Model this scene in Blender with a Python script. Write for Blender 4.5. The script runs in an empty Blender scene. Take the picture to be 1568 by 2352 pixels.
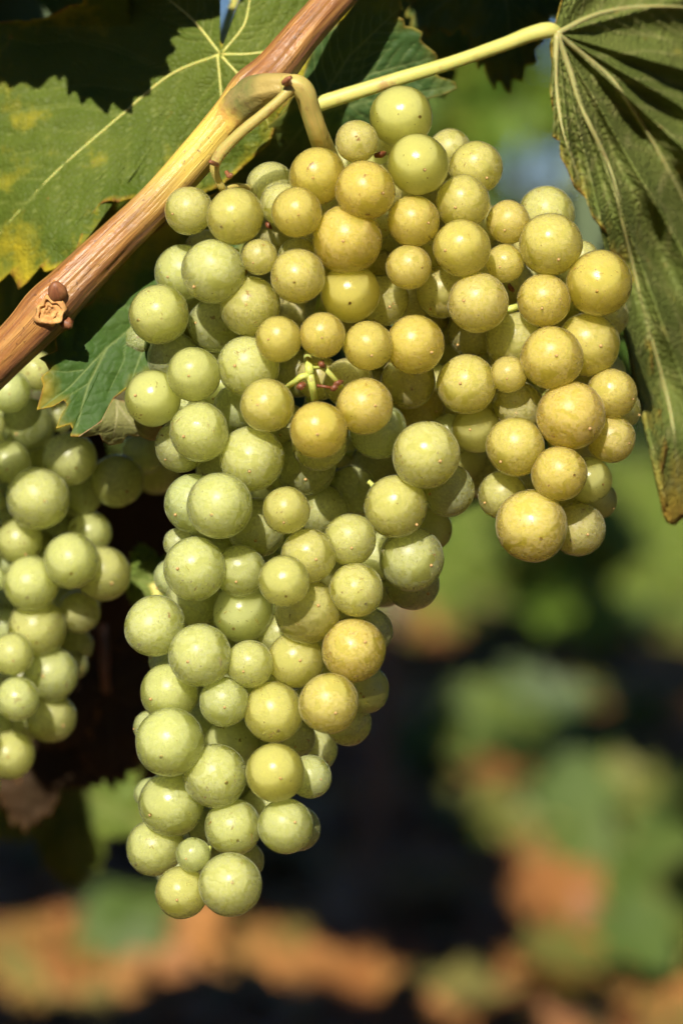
import bpy, math, random
import numpy as np
from mathutils import Vector, Matrix, Quaternion, noise as mnoise

# ---------------------------------------------------------------- camera, sky, sun
SC = bpy.context.scene
COL = SC.collection
R = math.radians
CAM_H, PITCH, D, VFOV = 0.55, R(5.0), 0.75, R(20.6)
CAM = Vector((0, 0, CAM_H))
FWD = Vector((0, math.cos(PITCH), -math.sin(PITCH)))
UP = Vector((0, math.sin(PITCH), math.cos(PITCH)))
RIGHT = Vector((1, 0, 0))
cam = bpy.data.cameras.new('camera')
camo = bpy.data.objects.new('camera', cam)
COL.objects.link(camo)
camo.location = CAM
camo.rotation_euler = (math.pi / 2 - PITCH, 0, 0)
cam.sensor_fit = 'VERTICAL'
cam.sensor_height = 36
cam.sensor_width = 24
cam.lens = 18 / math.tan(VFOV / 2)
cam.clip_start, cam.clip_end = 0.05, 2000
cam.dof.use_dof = True
cam.dof.focus_distance = D + 0.014
cam.dof.aperture_fstop = 5.8
cam.dof.aperture_blades = 7
SC.camera = camo

SUN_E, SUN_A = R(35), R(13)
SUN = Vector((-math.cos(SUN_E) * math.sin(SUN_A), -math.cos(SUN_E) * math.cos(SUN_A), math.sin(SUN_E)))
w = bpy.data.worlds.new('World')
SC.world = w
w.use_nodes = True
nt = w.node_tree
sky = nt.nodes.new('ShaderNodeTexSky')
sky.sky_type = 'NISHITA'
sky.sun_disc = False
sky.sun_elevation = SUN_E
sky.sun_rotation = math.pi + SUN_A
sky.altitude = 2500
sky.dust_density = 0.0
sky.air_density = 0.9
sky.ozone_density = 5.0
bg = nt.nodes['Background']
nt.links.new(sky.outputs[0], bg.inputs[0])
bg.inputs[1].default_value = 0.05
sun = bpy.data.lights.new('sun', 'SUN')
sun.energy = 5.0
sun.angle = R(0.53)
sun.color = (1.0, 0.93, 0.80)
suno = bpy.data.objects.new('sun', sun)
COL.objects.link(suno)
suno.rotation_euler = (-SUN).to_track_quat('-Z', 'Y').to_euler()
suno.location = (0, -2, 3)
SC.view_settings.view_transform = 'Standard'
SC.view_settings.look = 'None'
SC.view_settings.exposure = 0.5
SC.view_settings.gamma = 1.0
SC.view_settings.use_curve_mapping = False
SC.render.engine = 'CYCLES'
SC.cycles.use_denoising = True
SC.cycles.use_adaptive_sampling = True
SC.cycles.adaptive_threshold = 0.035
SC.cycles.adaptive_min_samples = 16
SC.cycles.time_limit = 780
SC.cycles.max_bounces = 12
SC.cycles.diffuse_bounces = 3
SC.cycles.glossy_bounces = 2
SC.cycles.transparent_max_bounces = 16
SC.cycles.volume_bounces = 10
SC.cycles.diffuse_bounces = 3
SC.cycles.glossy_bounces = 2
SC.cycles.caustics_reflective = False
SC.cycles.caustics_refractive = False
SC.cycles.sample_clamp_indirect = 6

# ---------------------------------------------------------------- helpers
S = 2 * math.tan(VFOV / 2) / 2352.0      # metres per plan unit at 1 m distance (plan is 1568 x 2352 units)
MPX = S * D                               # metres per plan unit at the focus plane


def P(u, v, z=0.0):
    """point in the place: plan position (u, v) taken on the plane z metres behind the focus plane"""
    d = D + z
    return CAM + FWD * d + RIGHT * ((u - 784) * S * d) + UP * ((1176 - v) * S * d)


def project(p):
    q = p - CAM
    d = q.dot(FWD)
    if d < 0.05:
        return None
    return 784 + q.dot(RIGHT) / d / S, 1176 - q.dot(UP) / d / S, d


def ground_pt(u, v):
    r = FWD + RIGHT * ((u - 784) * S) + UP * ((1176 - v) * S)
    return CAM + r * (-CAM.z / r.z)


def empty(name, loc, label=None, cat=None, group=None):
    o = bpy.data.objects.new(name, None)
    o.empty_display_size = 0.02
    o.location = loc
    COL.objects.link(o)
    if label:
        o['label'] = label
    if cat:
        o['category'] = cat
    if group:
        o['group'] = group
    return o


def mesh_obj(name, verts, faces, mat, parent=None, smooth=True, attrs=None):
    me = bpy.data.meshes.new(name)
    off = parent.matrix_world_loc if False else None
    base = Vector((0, 0, 0))
    p = parent
    while p is not None:
        base += p.location
        p = p.parent
    V = np.asarray([tuple(v) for v in verts], dtype=float) - np.array(base)
    me.from_pydata(V.tolist(), [], faces)
    if mat:
        me.materials.append(mat)
    if smooth:
        me.polygons.foreach_set('use_smooth', [True] * len(me.polygons))
    if attrs:
        for k, a in attrs.items():
            at = me.attributes.new(k, 'FLOAT', 'POINT')
            at.data.foreach_set('value', np.asarray(a, dtype=np.float32))
    me.update()
    o = bpy.data.objects.new(name, me)
    COL.objects.link(o)
    if parent:
        o.parent = parent
    return o


def catmull(pts, n):
    """smooth path through control rows (x, y, z, r...)"""
    A = np.asarray(pts, dtype=float)
    A = np.vstack([2 * A[0] - A[1], A, 2 * A[-1] - A[-2]])
    out = []
    for i in range(1, len(A) - 2):
        p0, p1, p2, p3 = A[i - 1], A[i], A[i + 1], A[i + 2]
        for k in range(n):
            t = k / n
            out.append(0.5 * (2 * p1 + (p2 - p0) * t + (2 * p0 - 5 * p1 + 4 * p2 - p3) * t * t + (3 * p1 - p0 - 3 * p2 + p3) * t ** 3))
    out.append(A[-2])
    return np.array(out)


def tube_data(path, seg=14, bump=0.0, seed=0, cap=True):
    """path rows x,y,z,r -> verts, faces, attributes along/around"""
    path = np.asarray(path, dtype=float)
    n = len(path)
    T = np.gradient(path[:, :3], axis=0)
    T /= np.linalg.norm(T, axis=1)[:, None] + 1e-12
    ref = Vector((0, 0, 1)) if abs(T[0][2]) < 0.9 else Vector((1, 0, 0))
    nrm = Vector(T[0]).cross(ref).normalized()
    verts, along, around = [], [], []
    L = 0
    for i in range(n):
        t = Vector(T[i])
        nrm = (nrm - t * nrm.dot(t)).normalized()
        b = t.cross(nrm)
        c = Vector(path[i, :3])
        if i:
            L += np.linalg.norm(path[i, :3] - path[i - 1, :3])
        for k in range(seg):
            a = 2 * math.pi * k / seg
            r = path[i, 3]
            if bump:
                q = Vector((math.cos(a) * 2.2 + seed * 7, math.sin(a) * 2.2, L / path[:, 3].mean() * 0.12))
                r *= 1 + bump * mnoise.noise(q) + bump * 0.6 * mnoise.noise(q * 2.7)
            verts.append(c + (nrm * math.cos(a) + b * math.sin(a)) * r)
            along.append(L)
            around.append(k / seg)
    faces = []
    for i in range(n - 1):
        for k in range(seg):
            k2 = (k + 1) % seg
            faces.append((i * seg + k, i * seg + k2, (i + 1) * seg + k2, (i + 1) * seg + k))
    if cap:
        faces.append(tuple(range(seg - 1, -1, -1)))
        faces.append(tuple((n - 1) * seg + k for k in range(seg)))
    return verts, faces, along, around


def tube(name, path, mat, parent=None, seg=12, bump=0.0, seed=0, n=6):
    v, f, al, ar = tube_data(catmull(path, n), seg, bump, seed)
    return mesh_obj(name, v, f, mat, parent, True, {'along': al, 'around': ar})


def PT(u, v, z, rpx):
    """path row from plan units"""
    p = P(u, v, z)
    return (p.x, p.y, p.z, rpx * S * (D + z))


# ---------------------------------------------------------------- material helpers
class NB:
    def __init__(self, name):
        self.m = bpy.data.materials.new(name)
        self.m.use_nodes = True
        self.t = self.m.node_tree
        self.t.nodes.clear()
        self.out = self.n('ShaderNodeOutputMaterial')

    def n(self, typ, **kw):
        x = self.t.nodes.new(typ)
        for k, v in kw.items():
            setattr(x, k, v)
        return x

    def put(self, sock, val):
        if isinstance(val, bpy.types.NodeSocket):
            self.t.links.new(val, sock)
        elif val is not None:
            if sock.type == 'RGBA' and not isinstance(val, (int, float)) and len(val) == 3:
                val = (*val, 1)
            sock.default_value = val

    def math(self, op, a, b=None, c=None, clamp=False):
        x = self.n('ShaderNodeMath', operation=op, use_clamp=clamp)
        for i, val in enumerate((a, b, c)):
            self.put(x.inputs[i], val)
        return x.outputs[0]

    def mix(self, f, a, b, blend='MIX'):
        x = self.n('ShaderNodeMix', data_type='RGBA', blend_type=blend)
        self.put(x.inputs[0], f)
        self.put(x.inputs[6], a)
        self.put(x.inputs[7], b)
        return x.outputs[2]

    def ramp(self, f, lo, hi, a=0.0, b=1.0):
        x = self.n('ShaderNodeMapRange', clamp=True)
        for i, val in enumerate((f, lo, hi, a, b)):
            self.put(x.inputs[i], val)
        return x.outputs[0]

    def noise(self, vec, scale, detail=3, rough=0.55, dist=0.0):
        x = self.n('ShaderNodeTexNoise')
        self.put(x.inputs['Vector'], vec)
        self.put(x.inputs['Scale'], scale)
        self.put(x.inputs['Detail'], detail)
        self.put(x.inputs['Roughness'], rough)
        self.put(x.inputs['Distortion'], dist)
        return x.outputs[0]

    def voro(self, vec, scale, feature='F1', out=0):
        x = self.n('ShaderNodeTexVoronoi', feature=feature)
        self.put(x.inputs['Vector'], vec)
        self.put(x.inputs['Scale'], scale)
        return x.outputs[out]

    def attr(self, name, out=2):
        return self.n('ShaderNodeAttribute', attribute_name=name).outputs[out]

    def coord(self, which='Object'):
        return self.n('ShaderNodeTexCoord').outputs[which]

    def vmul(self, vec, s):
        x = self.n('ShaderNodeVectorMath', operation='MULTIPLY')
        self.put(x.inputs[0], vec)
        self.put(x.inputs[1], s)
        return x.outputs[0]

    def vadd(self, vec, s):
        x = self.n('ShaderNodeVectorMath', operation='ADD')
        self.put(x.inputs[0], vec)
        self.put(x.inputs[1], s)
        return x.outputs[0]

    def comb(self, x_, y_, z_):
        x = self.n('ShaderNodeCombineXYZ')
        for i, val in enumerate((x_, y_, z_)):
            self.put(x.inputs[i], val)
        return x.outputs[0]

    def bump(self, h, strength=0.3, dist=0.001):
        x = self.n('ShaderNodeBump')
        self.put(x.inputs['Strength'], strength)
        self.put(x.inputs['Distance'], dist)
        self.put(x.inputs['Height'], h)
        return x.outputs[0]

    def princ(self, **kw):
        x = self.n('ShaderNodeBsdfPrincipled')
        for k, v in kw.items():
            self.put(x.inputs[k.replace('_', ' ')], v)
        return x

    def finish(self, shader):
        self.t.links.new(shader, self.out.inputs[0])
        return self.m


COVER = (0.02, 0.27)
PULP = ((0.991, 1.0, 0.76), (1.0, 0.966, 0.50), 330.0)


def mat_grape():
    b = NB('grape_skin')
    oi = b.n('ShaderNodeObjectInfo')
    sep = b.n('ShaderNodeSeparateColor')
    b.t.links.new(oi.outputs['Color'], sep.inputs[0])
    ripe, bloomlv, blem = sep.outputs[0], sep.outputs[1], sep.outputs[2]
    rnd = b.math('MULTIPLY', oi.outputs['Random'], 60)
    vec = b.vadd(b.coord(), b.comb(rnd, b.math('MULTIPLY', rnd, 1.7), b.math('MULTIPLY', rnd, -0.8)))
    big = b.noise(vec, 1.25, 3, 0.5, 0.9)
    rubbed = b.ramp(big, 0.37, 0.445)
    stre = b.noise(b.vmul(vec, (1.0, 2.2, 1.0)), 3.2, 5, 0.6, 1.6)
    flecks = b.noise(vec, 9.0, 5, 0.7, 0.4)
    fine = b.noise(vec, 24.0, 4, 0.75)
    bl = b.math('MULTIPLY', b.ramp(fine, 0.32, 0.68, 0.72, 1.0), b.ramp(flecks, 0.36, 0.60, 0.25, 1.0))
    bl = b.math('MULTIPLY', bl, b.ramp(stre, 0.36, 0.47, 0.66, 1.0))
    bl = b.math('MULTIPLY', bl, b.ramp(rubbed, 0, 1, 0.25, 1.0))
    bl = b.math('MULTIPLY', bl, 1.30)
    bl = b.math('MULTIPLY', bl, bloomlv, clamp=True)
    green = b.mix(b.ramp(big, 0.3, 0.7), (0.50, 0.56, 0.03), (0.58, 0.62, 0.06))
    amber = b.mix(b.ramp(stre, 0.35, 0.65), (0.86, 0.42, 0.012), (0.84, 0.50, 0.03))
    flesh = b.mix(ripe, green, amber)
    blc = b.mix(ripe, (0.58, 0.66, 0.38), (0.90, 0.61, 0.26))
    colr = b.mix(b.math('MULTIPLY', bl, 0.95), flesh, blc)
    # pinkish-brown tan on the ripest skins
    tan = b.math('MULTIPLY', b.ramp(b.noise(vec, 2.1, 4, 0.6), 0.52, 0.72), b.math('MULTIPLY', ripe, 0.5))
    colr = b.mix(tan, colr, (0.66, 0.36, 0.10))
    # pores and russet marks
    vd = b.voro(vec, 3.4)
    pore = b.math('MULTIPLY', b.ramp(vd, 0.065, 0.095, 1, 0), b.ramp(b.noise(vec, 1.7, 2), 0.42, 0.55))
    colr = b.mix(b.math('MULTIPLY', pore, 0.85), colr, (0.12, 0.06, 0.015))
    rus = b.noise(b.vmul(vec, (1, 1, 2.0)), 2.4, 6, 0.7, 0.6)
    rusm = b.math('MULTIPLY', b.ramp(rus, 0.62, 0.66), b.ramp(blem, 0.45, 0.55))
    colr = b.mix(b.math('MULTIPLY', rusm, 0.85), colr, (0.16, 0.06, 0.015))
    rough = b.ramp(bl, 0, 0.8, 0.15, 0.40)
    nrm = b.bump(b.math('ADD', b.math('MULTIPLY', flecks, 0.6), b.noise(vec, 26, 3, 0.6)), 0.10, 0.0006)
    # powdery skin over a clear, scattering pulp
    p = b.princ(Base_Color=colr, Roughness=rough, IOR=1.40, Normal=nrm)
    b.put(p.inputs['Sheen Weight'], b.math('MULTIPLY', bl, 0.60))
    p.inputs['Sheen Roughness'].default_value = 0.40
    b.put(p.inputs['Sheen Tint'], b.mix(ripe, (0.80, 0.88, 0.60), (1.0, 0.85, 0.50)))
    tr = b.n('ShaderNodeBsdfTransparent')
    b.put(tr.inputs[0], b.mix(ripe, (0.98, 1.0, 0.88), (1.0, 0.97, 0.80)))
    gl = b.n('ShaderNodeBsdfGlossy')
    b.put(gl.inputs['Roughness'], rough)
    b.put(gl.inputs['Normal'], nrm)
    fr = b.n('ShaderNodeFresnel')
    fr.inputs[0].default_value = 1.38
    clear = b.n('ShaderNodeMixShader')
    b.put(clear.inputs[0], fr.outputs[0])
    b.t.links.new(tr.outputs[0], clear.inputs[1])
    b.t.links.new(gl.outputs[0], clear.inputs[2])
    marks = b.math('MAXIMUM', b.math('MAXIMUM', b.math('MULTIPLY', pore, 0.9), b.math('MULTIPLY', rusm, 0.9)), b.math('MULTIPLY_ADD', bl, COVER[1], COVER[0]))
    ms = b.n('ShaderNodeMixShader')
    b.put(ms.inputs[0], marks)
    b.t.links.new(clear.outputs[0], ms.inputs[1])
    b.t.links.new(p.outputs[0], ms.inputs[2])
    vol = b.n('ShaderNodeVolumePrincipled')
    b.put(vol.inputs['Color'], b.mix(ripe, PULP[0], PULP[1]))
    vol.inputs['Density'].default_value = PULP[2]
    vol.inputs['Anisotropy'].default_value = 0.0
    b.t.links.new(vol.outputs[0], b.out.inputs[1])
    return b.finish(ms.outputs[0])


def mat_leaf(name, c1, c2, yellow, vein, yel_amt=1.0, transl=0.32, rough=0.55, brown=(0.30, 0.13, 0.03), nscale=28, bstr=0.25):
    b = NB(name)
    vec = b.coord()
    va, ed = b.attr('vein'), b.attr('edge')
    n1 = b.noise(vec, nscale, 4, 0.6)
    n2 = b.noise(vec, nscale * 7, 4, 0.65)
    c = b.mix(b.ramp(n1, 0.3, 0.7), c1, c2)
    c = b.mix(b.math('MULTIPLY', b.ramp(n2, 0.45, 0.8), 0.35), c, tuple(x * 1.7 for x in c1))
    ym = b.math('MULTIPLY_ADD', ed, 0.42, n1)
    ym = b.math('ADD', ym, b.math('MULTIPLY', b.math('SUBTRACT', n2, 0.5), 0.12))
    yl = b.math('MULTIPLY', b.ramp(ym, 0.82, 1.08), yel_amt)
    c = b.mix(yl, c, yellow)
    rim = b.math('MULTIPLY', b.ramp(ed, 0.955, 0.995), 0.9 * min(1, yel_amt + .2))
    c = b.mix(rim, c, b.mix(b.ramp(n2, 0.4, 0.6), yellow, brown))
    spot = b.ramp(b.noise(vec, nscale * 4, 3, 0.6), 0.70, 0.75)
    c = b.mix(b.math('MULTIPLY', spot, 0.6), c, brown)
    c = b.mix(va, c, vein)
    cell = b.voro(vec, nscale * 11, 'DISTANCE_TO_EDGE')
    h = b.math('ADD', b.ramp(cell, 0.0, 0.25), b.math('MULTIPLY', n2, 0.7))
    nrm = b.bump(h, bstr, 0.0006)
    p = b.princ(Base_Color=c, Roughness=rough, Normal=nrm, IOR=1.42)
    p.inputs['Specular IOR Level'].default_value = 0.25
    tr = b.n('ShaderNodeBsdfTranslucent')
    b.put(tr.inputs[0], b.mix(0.5, c, tuple(min(1, x * 2.2) for x in yellow), 'MULTIPLY'))
    tr2 = b.mix(0.35, c, yellow)
    b.put(tr.inputs[0], tr2)
    ms = b.n('ShaderNodeMixShader')
    ms.inputs[0].default_value = transl
    b.t.links.new(p.outputs[0], ms.inputs[1])
    b.t.links.new(tr.outputs[0], ms.inputs[2])
    return b.finish(ms.outputs[0])


def mat_stem(name, c1, c2, dark, scale=300, rough=0.5):
    b = NB(name)
    vec = b.coord()
    al, ar = b.attr('along'), b.attr('around')
    an = b.math('MULTIPLY', ar, 6.2832)
    sv = b.comb(b.math('SINE', an), b.math('COSINE', an), b.math('MULTIPLY', al, 40))
    n1 = b.noise(sv, 1.6, 4, 0.6)
    n2 = b.noise(vec, scale, 4, 0.65)
    c = b.mix(b.ramp(n1, 0.35, 0.65), c1, c2)
    c = b.mix(b.math('MULTIPLY', b.ramp(n2, 0.58, 0.72), 0.7), c, dark)
    p = b.princ(Base_Color=c, Roughness=rough, Normal=b.bump(n2, 0.4, 0.0006))
    p.inputs['Subsurface Weight'].default_value = 0.15
    p.inputs['Subsurface Scale'].default_value = 0.001
    return b.finish(p.outputs[0])


def mat_cane():
    b = NB('cane_bark')
    vec = b.coord()
    al, ar = b.attr('along'), b.attr('around')
    an = b.math('MULTIPLY', ar, 6.2832)
    sx, cx = b.math('SINE', an), b.math('COSINE', an)
    fine = b.noise(b.comb(b.math('MULTIPLY', sx, 7), b.math('MULTIPLY', cx, 7), b.math('MULTIPLY', al, 60)), 1.0, 5, 0.6, 0.3)
    mid = b.noise(b.comb(b.math('MULTIPLY', sx, 2.2), b.math('MULTIPLY', cx, 2.2), b.math('MULTIPLY', al, 22)), 1.0, 4, 0.6, 0.4)
    blot = b.noise(vec, 85, 4, 0.6)
    c = b.mix(b.ramp(fine, 0.35, 0.65), (0.20, 0.075, 0.024), (0.44, 0.19, 0.055))
    c = b.mix(b.math('MULTIPLY', b.ramp(mid, 0.45, 0.62), 0.8), c, (0.58, 0.31, 0.09))
    c = b.mix(b.math('MULTIPLY', b.ramp(blot, 0.50, 0.70), 0.65), c, (0.22, 0.115, 0.065))
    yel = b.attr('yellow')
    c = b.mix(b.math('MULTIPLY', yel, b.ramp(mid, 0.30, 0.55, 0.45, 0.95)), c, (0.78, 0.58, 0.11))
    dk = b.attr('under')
    shade_mask = b.math('MULTIPLY', dk, b.ramp(fine, 0.30, 0.62, 1.0, 0.35))
    c = b.mix(shade_mask, c, (0.10, 0.05, 0.035))  # shade of the side away from the sun, painted into the bark
    speck = b.ramp(b.noise(vec, 900, 2, 0.5), 0.66, 0.70)
    c = b.mix(b.math('MULTIPLY', speck, 0.6), c, (0.07, 0.03, 0.02))
    h = b.math('ADD', fine, b.math('MULTIPLY', b.noise(vec, 700, 3, 0.6), 0.35))
    p = b.princ(Base_Color=c, Roughness=b.ramp(fine, 0.3, 0.7, 0.36, 0.26), Normal=b.bump(h, 0.55, 0.0009))
    return b.finish(p.outputs[0])


def mat_plain(name, c1, c2, scale, rough=0.7, bump=0.4, dist=0.001, metal=0.0):
    b = NB(name)
    vec = b.coord()
    n = b.noise(vec, scale, 5, 0.65)
    c = b.mix(b.ramp(n, 0.3, 0.7), c1, c2)
    p = b.princ(Base_Color=c, Roughness=rough, Normal=b.bump(n, bump, dist), Metallic=metal)
    return b.finish(p.outputs[0])


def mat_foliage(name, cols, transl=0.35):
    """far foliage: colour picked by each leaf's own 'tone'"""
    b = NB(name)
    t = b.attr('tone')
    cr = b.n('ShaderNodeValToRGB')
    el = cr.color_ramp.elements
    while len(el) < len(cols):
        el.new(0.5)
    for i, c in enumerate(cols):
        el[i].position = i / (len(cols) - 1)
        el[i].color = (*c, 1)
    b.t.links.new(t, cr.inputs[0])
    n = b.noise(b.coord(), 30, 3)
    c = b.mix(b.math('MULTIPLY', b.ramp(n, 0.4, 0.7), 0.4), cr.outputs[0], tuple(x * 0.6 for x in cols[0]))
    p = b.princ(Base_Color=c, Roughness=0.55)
    tr = b.n('ShaderNodeBsdfTranslucent')
    b.put(tr.inputs[0], c)
    ms = b.n('ShaderNodeMixShader')
    ms.inputs[0].default_value = transl
    b.t.links.new(p.outputs[0], ms.inputs[1])
    b.t.links.new(tr.outputs[0], ms.inputs[2])
    return b.finish(ms.outputs[0])


def mat_ground():
    b = NB('vineyard_ground')
    vec = b.coord()
    n1 = b.noise(vec, 0.9, 5, 0.6, 0.4)
    n2 = b.noise(vec, 9, 5, 0.65)
    soil = b.mix(b.ramp(n2, 0.3, 0.7), (0.15, 0.08, 0.042), (0.36, 0.21, 0.12))
    grass = b.mix(b.ramp(n2, 0.3, 0.7), (0.09, 0.16, 0.02), (0.22, 0.28, 0.05))
    sepv = b.n('ShaderNodeSeparateXYZ')
    b.t.links.new(vec, sepv.inputs[0])
    y = sepv.outputs[1]
    far = b.ramp(y, 3.2, 4.2)
    g = b.math('MULTIPLY', b.ramp(n1, 0.46, 0.58), b.math('MULTIPLY_ADD', far, 0.75, 0.2))
    c = b.mix(g, soil, grass)
    p = b.princ(Base_Color=c, Roughness=0.95, Normal=b.bump(n2, 0.8, 0.02))
    return b.finish(p.outputs[0])


M_GRAPE = mat_grape()
M_LEAF = mat_leaf('leaf_green', (0.090, 0.135, 0.014), (0.145, 0.185, 0.026), (0.55, 0.44, 0.025), (0.24, 0.28, 0.06), nscale=52, bstr=0.4)
M_LEAFB = mat_leaf('leaf_green_edged', (0.050, 0.115, 0.020), (0.090, 0.155, 0.032), (0.50, 0.36, 0.04), (0.20, 0.27, 0.08), 0.75)
M_LEAFC = mat_leaf('leaf_deep_green', (0.045, 0.10, 0.024), (0.08, 0.14, 0.04), (0.50, 0.42, 0.05), (0.18, 0.24, 0.08), 0.35)
M_UNDER = mat_leaf('leaf_underside', (0.115, 0.15, 0.03), (0.20, 0.225, 0.055), (0.54, 0.40, 0.06), (0.34, 0.33, 0.12), 1.0, 0.22, 0.6, nscale=45, bstr=0.7)
M_CURL = mat_leaf('leaf_curled_underside', (0.20, 0.22, 0.07), (0.27, 0.24, 0.10), (0.42, 0.27, 0.13), (0.36, 0.34, 0.16), 0.9, 0.25, 0.6, (0.40, 0.18, 0.10))
M_DEAD = mat_leaf('leaf_dry_shade', (0.026, 0.016, 0.008), (0.042, 0.024, 0.011), (0.08, 0.045, 0.02), (0.06, 0.04, 0.02), 0.5, 0.08, 0.7)  # dry leaf, base colour lowered to near black in place of shade
M_LIME = mat_leaf('leaf_lime', (0.12, 0.19, 0.030), (0.20, 0.26, 0.05), (0.40, 0.40, 0.06), (0.30, 0.33, 0.10), 0.25, 0.35)
M_CANE = mat_cane()
M_PED = mat_stem('stem_green_brown', (0.42, 0.38, 0.095), (0.56, 0.42, 0.12), (0.28, 0.12, 0.05))
def mat_node():
    b = NB('node_green')
    vec = b.coord()
    al = b.attr('along')
    n1 = b.noise(vec, 160, 4, 0.6)
    n2 = b.noise(vec, 520, 4, 0.65)
    g = b.mix(b.ramp(n1, 0.35, 0.65), (0.17, 0.185, 0.05), (0.33, 0.25, 0.085))
    g = b.mix(b.math('MULTIPLY', b.ramp(n2, 0.56, 0.72), 0.75), g, (0.12, 0.05, 0.035))
    t = b.ramp(b.math('MULTIPLY_ADD', b.math('SUBTRACT', n1, 0.5), 0.012, al), 0.0045, 0.0125)
    c = b.mix(t, b.mix(b.ramp(n2, 0.4, 0.6), (0.70, 0.50, 0.10), (0.62, 0.36, 0.08)), g)
    t2 = b.ramp(al, 0.018, 0.023)
    c = b.mix(t2, c, (0.44, 0.33, 0.10))
    p = b.princ(Base_Color=c, Roughness=0.45, Normal=b.bump(b.math('ADD', n1, b.math('MULTIPLY', n2, .5)), 0.6, 0.0010))
    return b.finish(p.outputs[0])


M_NODE = mat_node()
M_PETI = mat_stem('petiole_yellow_green', (0.52, 0.52, 0.12), (0.62, 0.58, 0.16), (0.42, 0.22, 0.08), 160)
M_VEIN = mat_stem('vein_pale', (0.36, 0.35, 0.12), (0.45, 0.42, 0.16), (0.30, 0.22, 0.10), 160)
M_RACH = mat_stem('rachis_green', (0.46, 0.52, 0.10), (0.58, 0.60, 0.16), (0.22, 0.10, 0.03))
M_STUB = mat_stem('stub_brown', (0.12, 0.035, 0.014), (0.24, 0.08, 0.03), (0.04, 0.015, 0.01))
M_BUD = mat_stem('bud_brown', (0.20, 0.07, 0.03), (0.34, 0.14, 0.06), (0.08, 0.03, 0.02), 500)
M_SCARW = mat_stem('cut_wood', (0.46, 0.22, 0.065), (0.66, 0.38, 0.13), (0.16, 0.06, 0.025), 420, 0.8)
M_SCAR = mat_plain('style_scar_cork', (0.42, 0.22, 0.06), (0.70, 0.48, 0.20), 900, 0.5)
M_SOIL = mat_ground()
M_TRUNK = mat_plain('vine_trunk_bark', (0.05, 0.035, 0.025), (0.13, 0.09, 0.06), 60, 0.9, 0.8, 0.004)
M_STAKE = mat_plain('stake_wood', (0.20, 0.14, 0.11), (0.34, 0.24, 0.19), 50, 0.85, 0.5, 0.002)
M_WIRE = mat_plain('wire_steel', (0.03, 0.03, 0.03), (0.07, 0.065, 0.06), 400, 0.5, 0.2, 0.0002, 0.6)
M_FOL = mat_foliage('far_vine_leaves', [(0.08, 0.17, 0.018), (0.14, 0.26, 0.025), (0.25, 0.34, 0.03), (0.42, 0.40, 0.05)])
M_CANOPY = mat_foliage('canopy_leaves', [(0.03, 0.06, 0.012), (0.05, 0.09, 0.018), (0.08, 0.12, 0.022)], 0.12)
M_LITTER = mat_foliage('fallen_leaves', [(0.17, 0.065, 0.018), (0.32, 0.13, 0.032), (0.40, 0.18, 0.05), (0.32, 0.18, 0.045), (0.14, 0.14, 0.03)], 0.1)
M_GRASS = mat_foliage('grass_blades', [(0.13, 0.23, 0.022), (0.22, 0.31, 0.035), (0.34, 0.34, 0.08)], 0.3)
M_WEED = mat_foliage('weed_leaves', [(0.07, 0.12, 0.02), (0.13, 0.19, 0.03), (0.24, 0.23, 0.05)], 0.3)


# ---------------------------------------------------------------- ground
def ground():
    n = 40
    V, F = [], []
    ys = np.concatenate([np.linspace(-8, 12, 60), np.geomspace(13, 900, 14)])
    xs = np.concatenate([-np.geomspace(600, 6, 10), np.linspace(-5, 5, 40), np.geomspace(6, 600, 10)])
    for y in ys:
        for x in xs:
            z = 0.025 * mnoise.noise(Vector((x * 1.3, y * 1.3, 0.3))) + 0.012 * mnoise.noise(Vector((x * 5, y * 5, 2.3)))
            V.append((x, y, z - 0.01))
    m = len(xs)
    for j in range(len(ys) - 1):
        for i in range(m - 1):
            F.append((j * m + i, j * m + i + 1, (j + 1) * m + i + 1, (j + 1) * m + i))
    g = mesh_obj('ground', V, F, M_SOIL)
    g['kind'] = 'structure'
    g['label'] = 'reddish vineyard soil with grassy strips between the rows'


ground()


# ---------------------------------------------------------------- far vine row, seen out of focus
def leaf_cloud(pts, sizes, rng, face=Vector((0, -0.6, 0.5)), spread=0.9, flat=None):
    """many small folded leaves as one mesh: each a 6-vertex bent blade"""
    V, F, T = [], [], []
    rim = [(0, -.42, 0), (-.22, -.55, .05), (-.46, -.36, .10), (-.34, -.16, .05), (-.58, .10, .12), (-.34, .22, .04), (-.26, .44, .05), (0, .66, -.06),
           (.26, .44, .05), (.34, .22, .04), (.58, .10, .12), (.34, -.16, .05), (.46, -.36, .10), (.22, -.55, .05)]
    shape = rim + [(0, -.05, -.03)]
    tri = [(i, 14, (i + 1) % 14) for i in range(14)]
    for p, s in zip(pts, sizes):
        nrm = (face + Vector((rng.gauss(0, 1), rng.gauss(0, 1), rng.gauss(0, 1))) * spread).normalized()
        t = nrm.orthogonal().normalized()
        t = Quaternion(nrm, rng.uniform(0, 6.28)) @ t
        bb = nrm.cross(t)
        k = len(V)
        tone = rng.random()
        bend = rng.uniform(0.3, 2.0)
        for x, y, z in shape:
            V.append(p + (t * x + bb * y + nrm * z * bend) * s)
            T.append(tone)
        F += [(a + k, b_ + k, c + k) for a, b_, c in tri]
    return V, F, T


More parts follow.
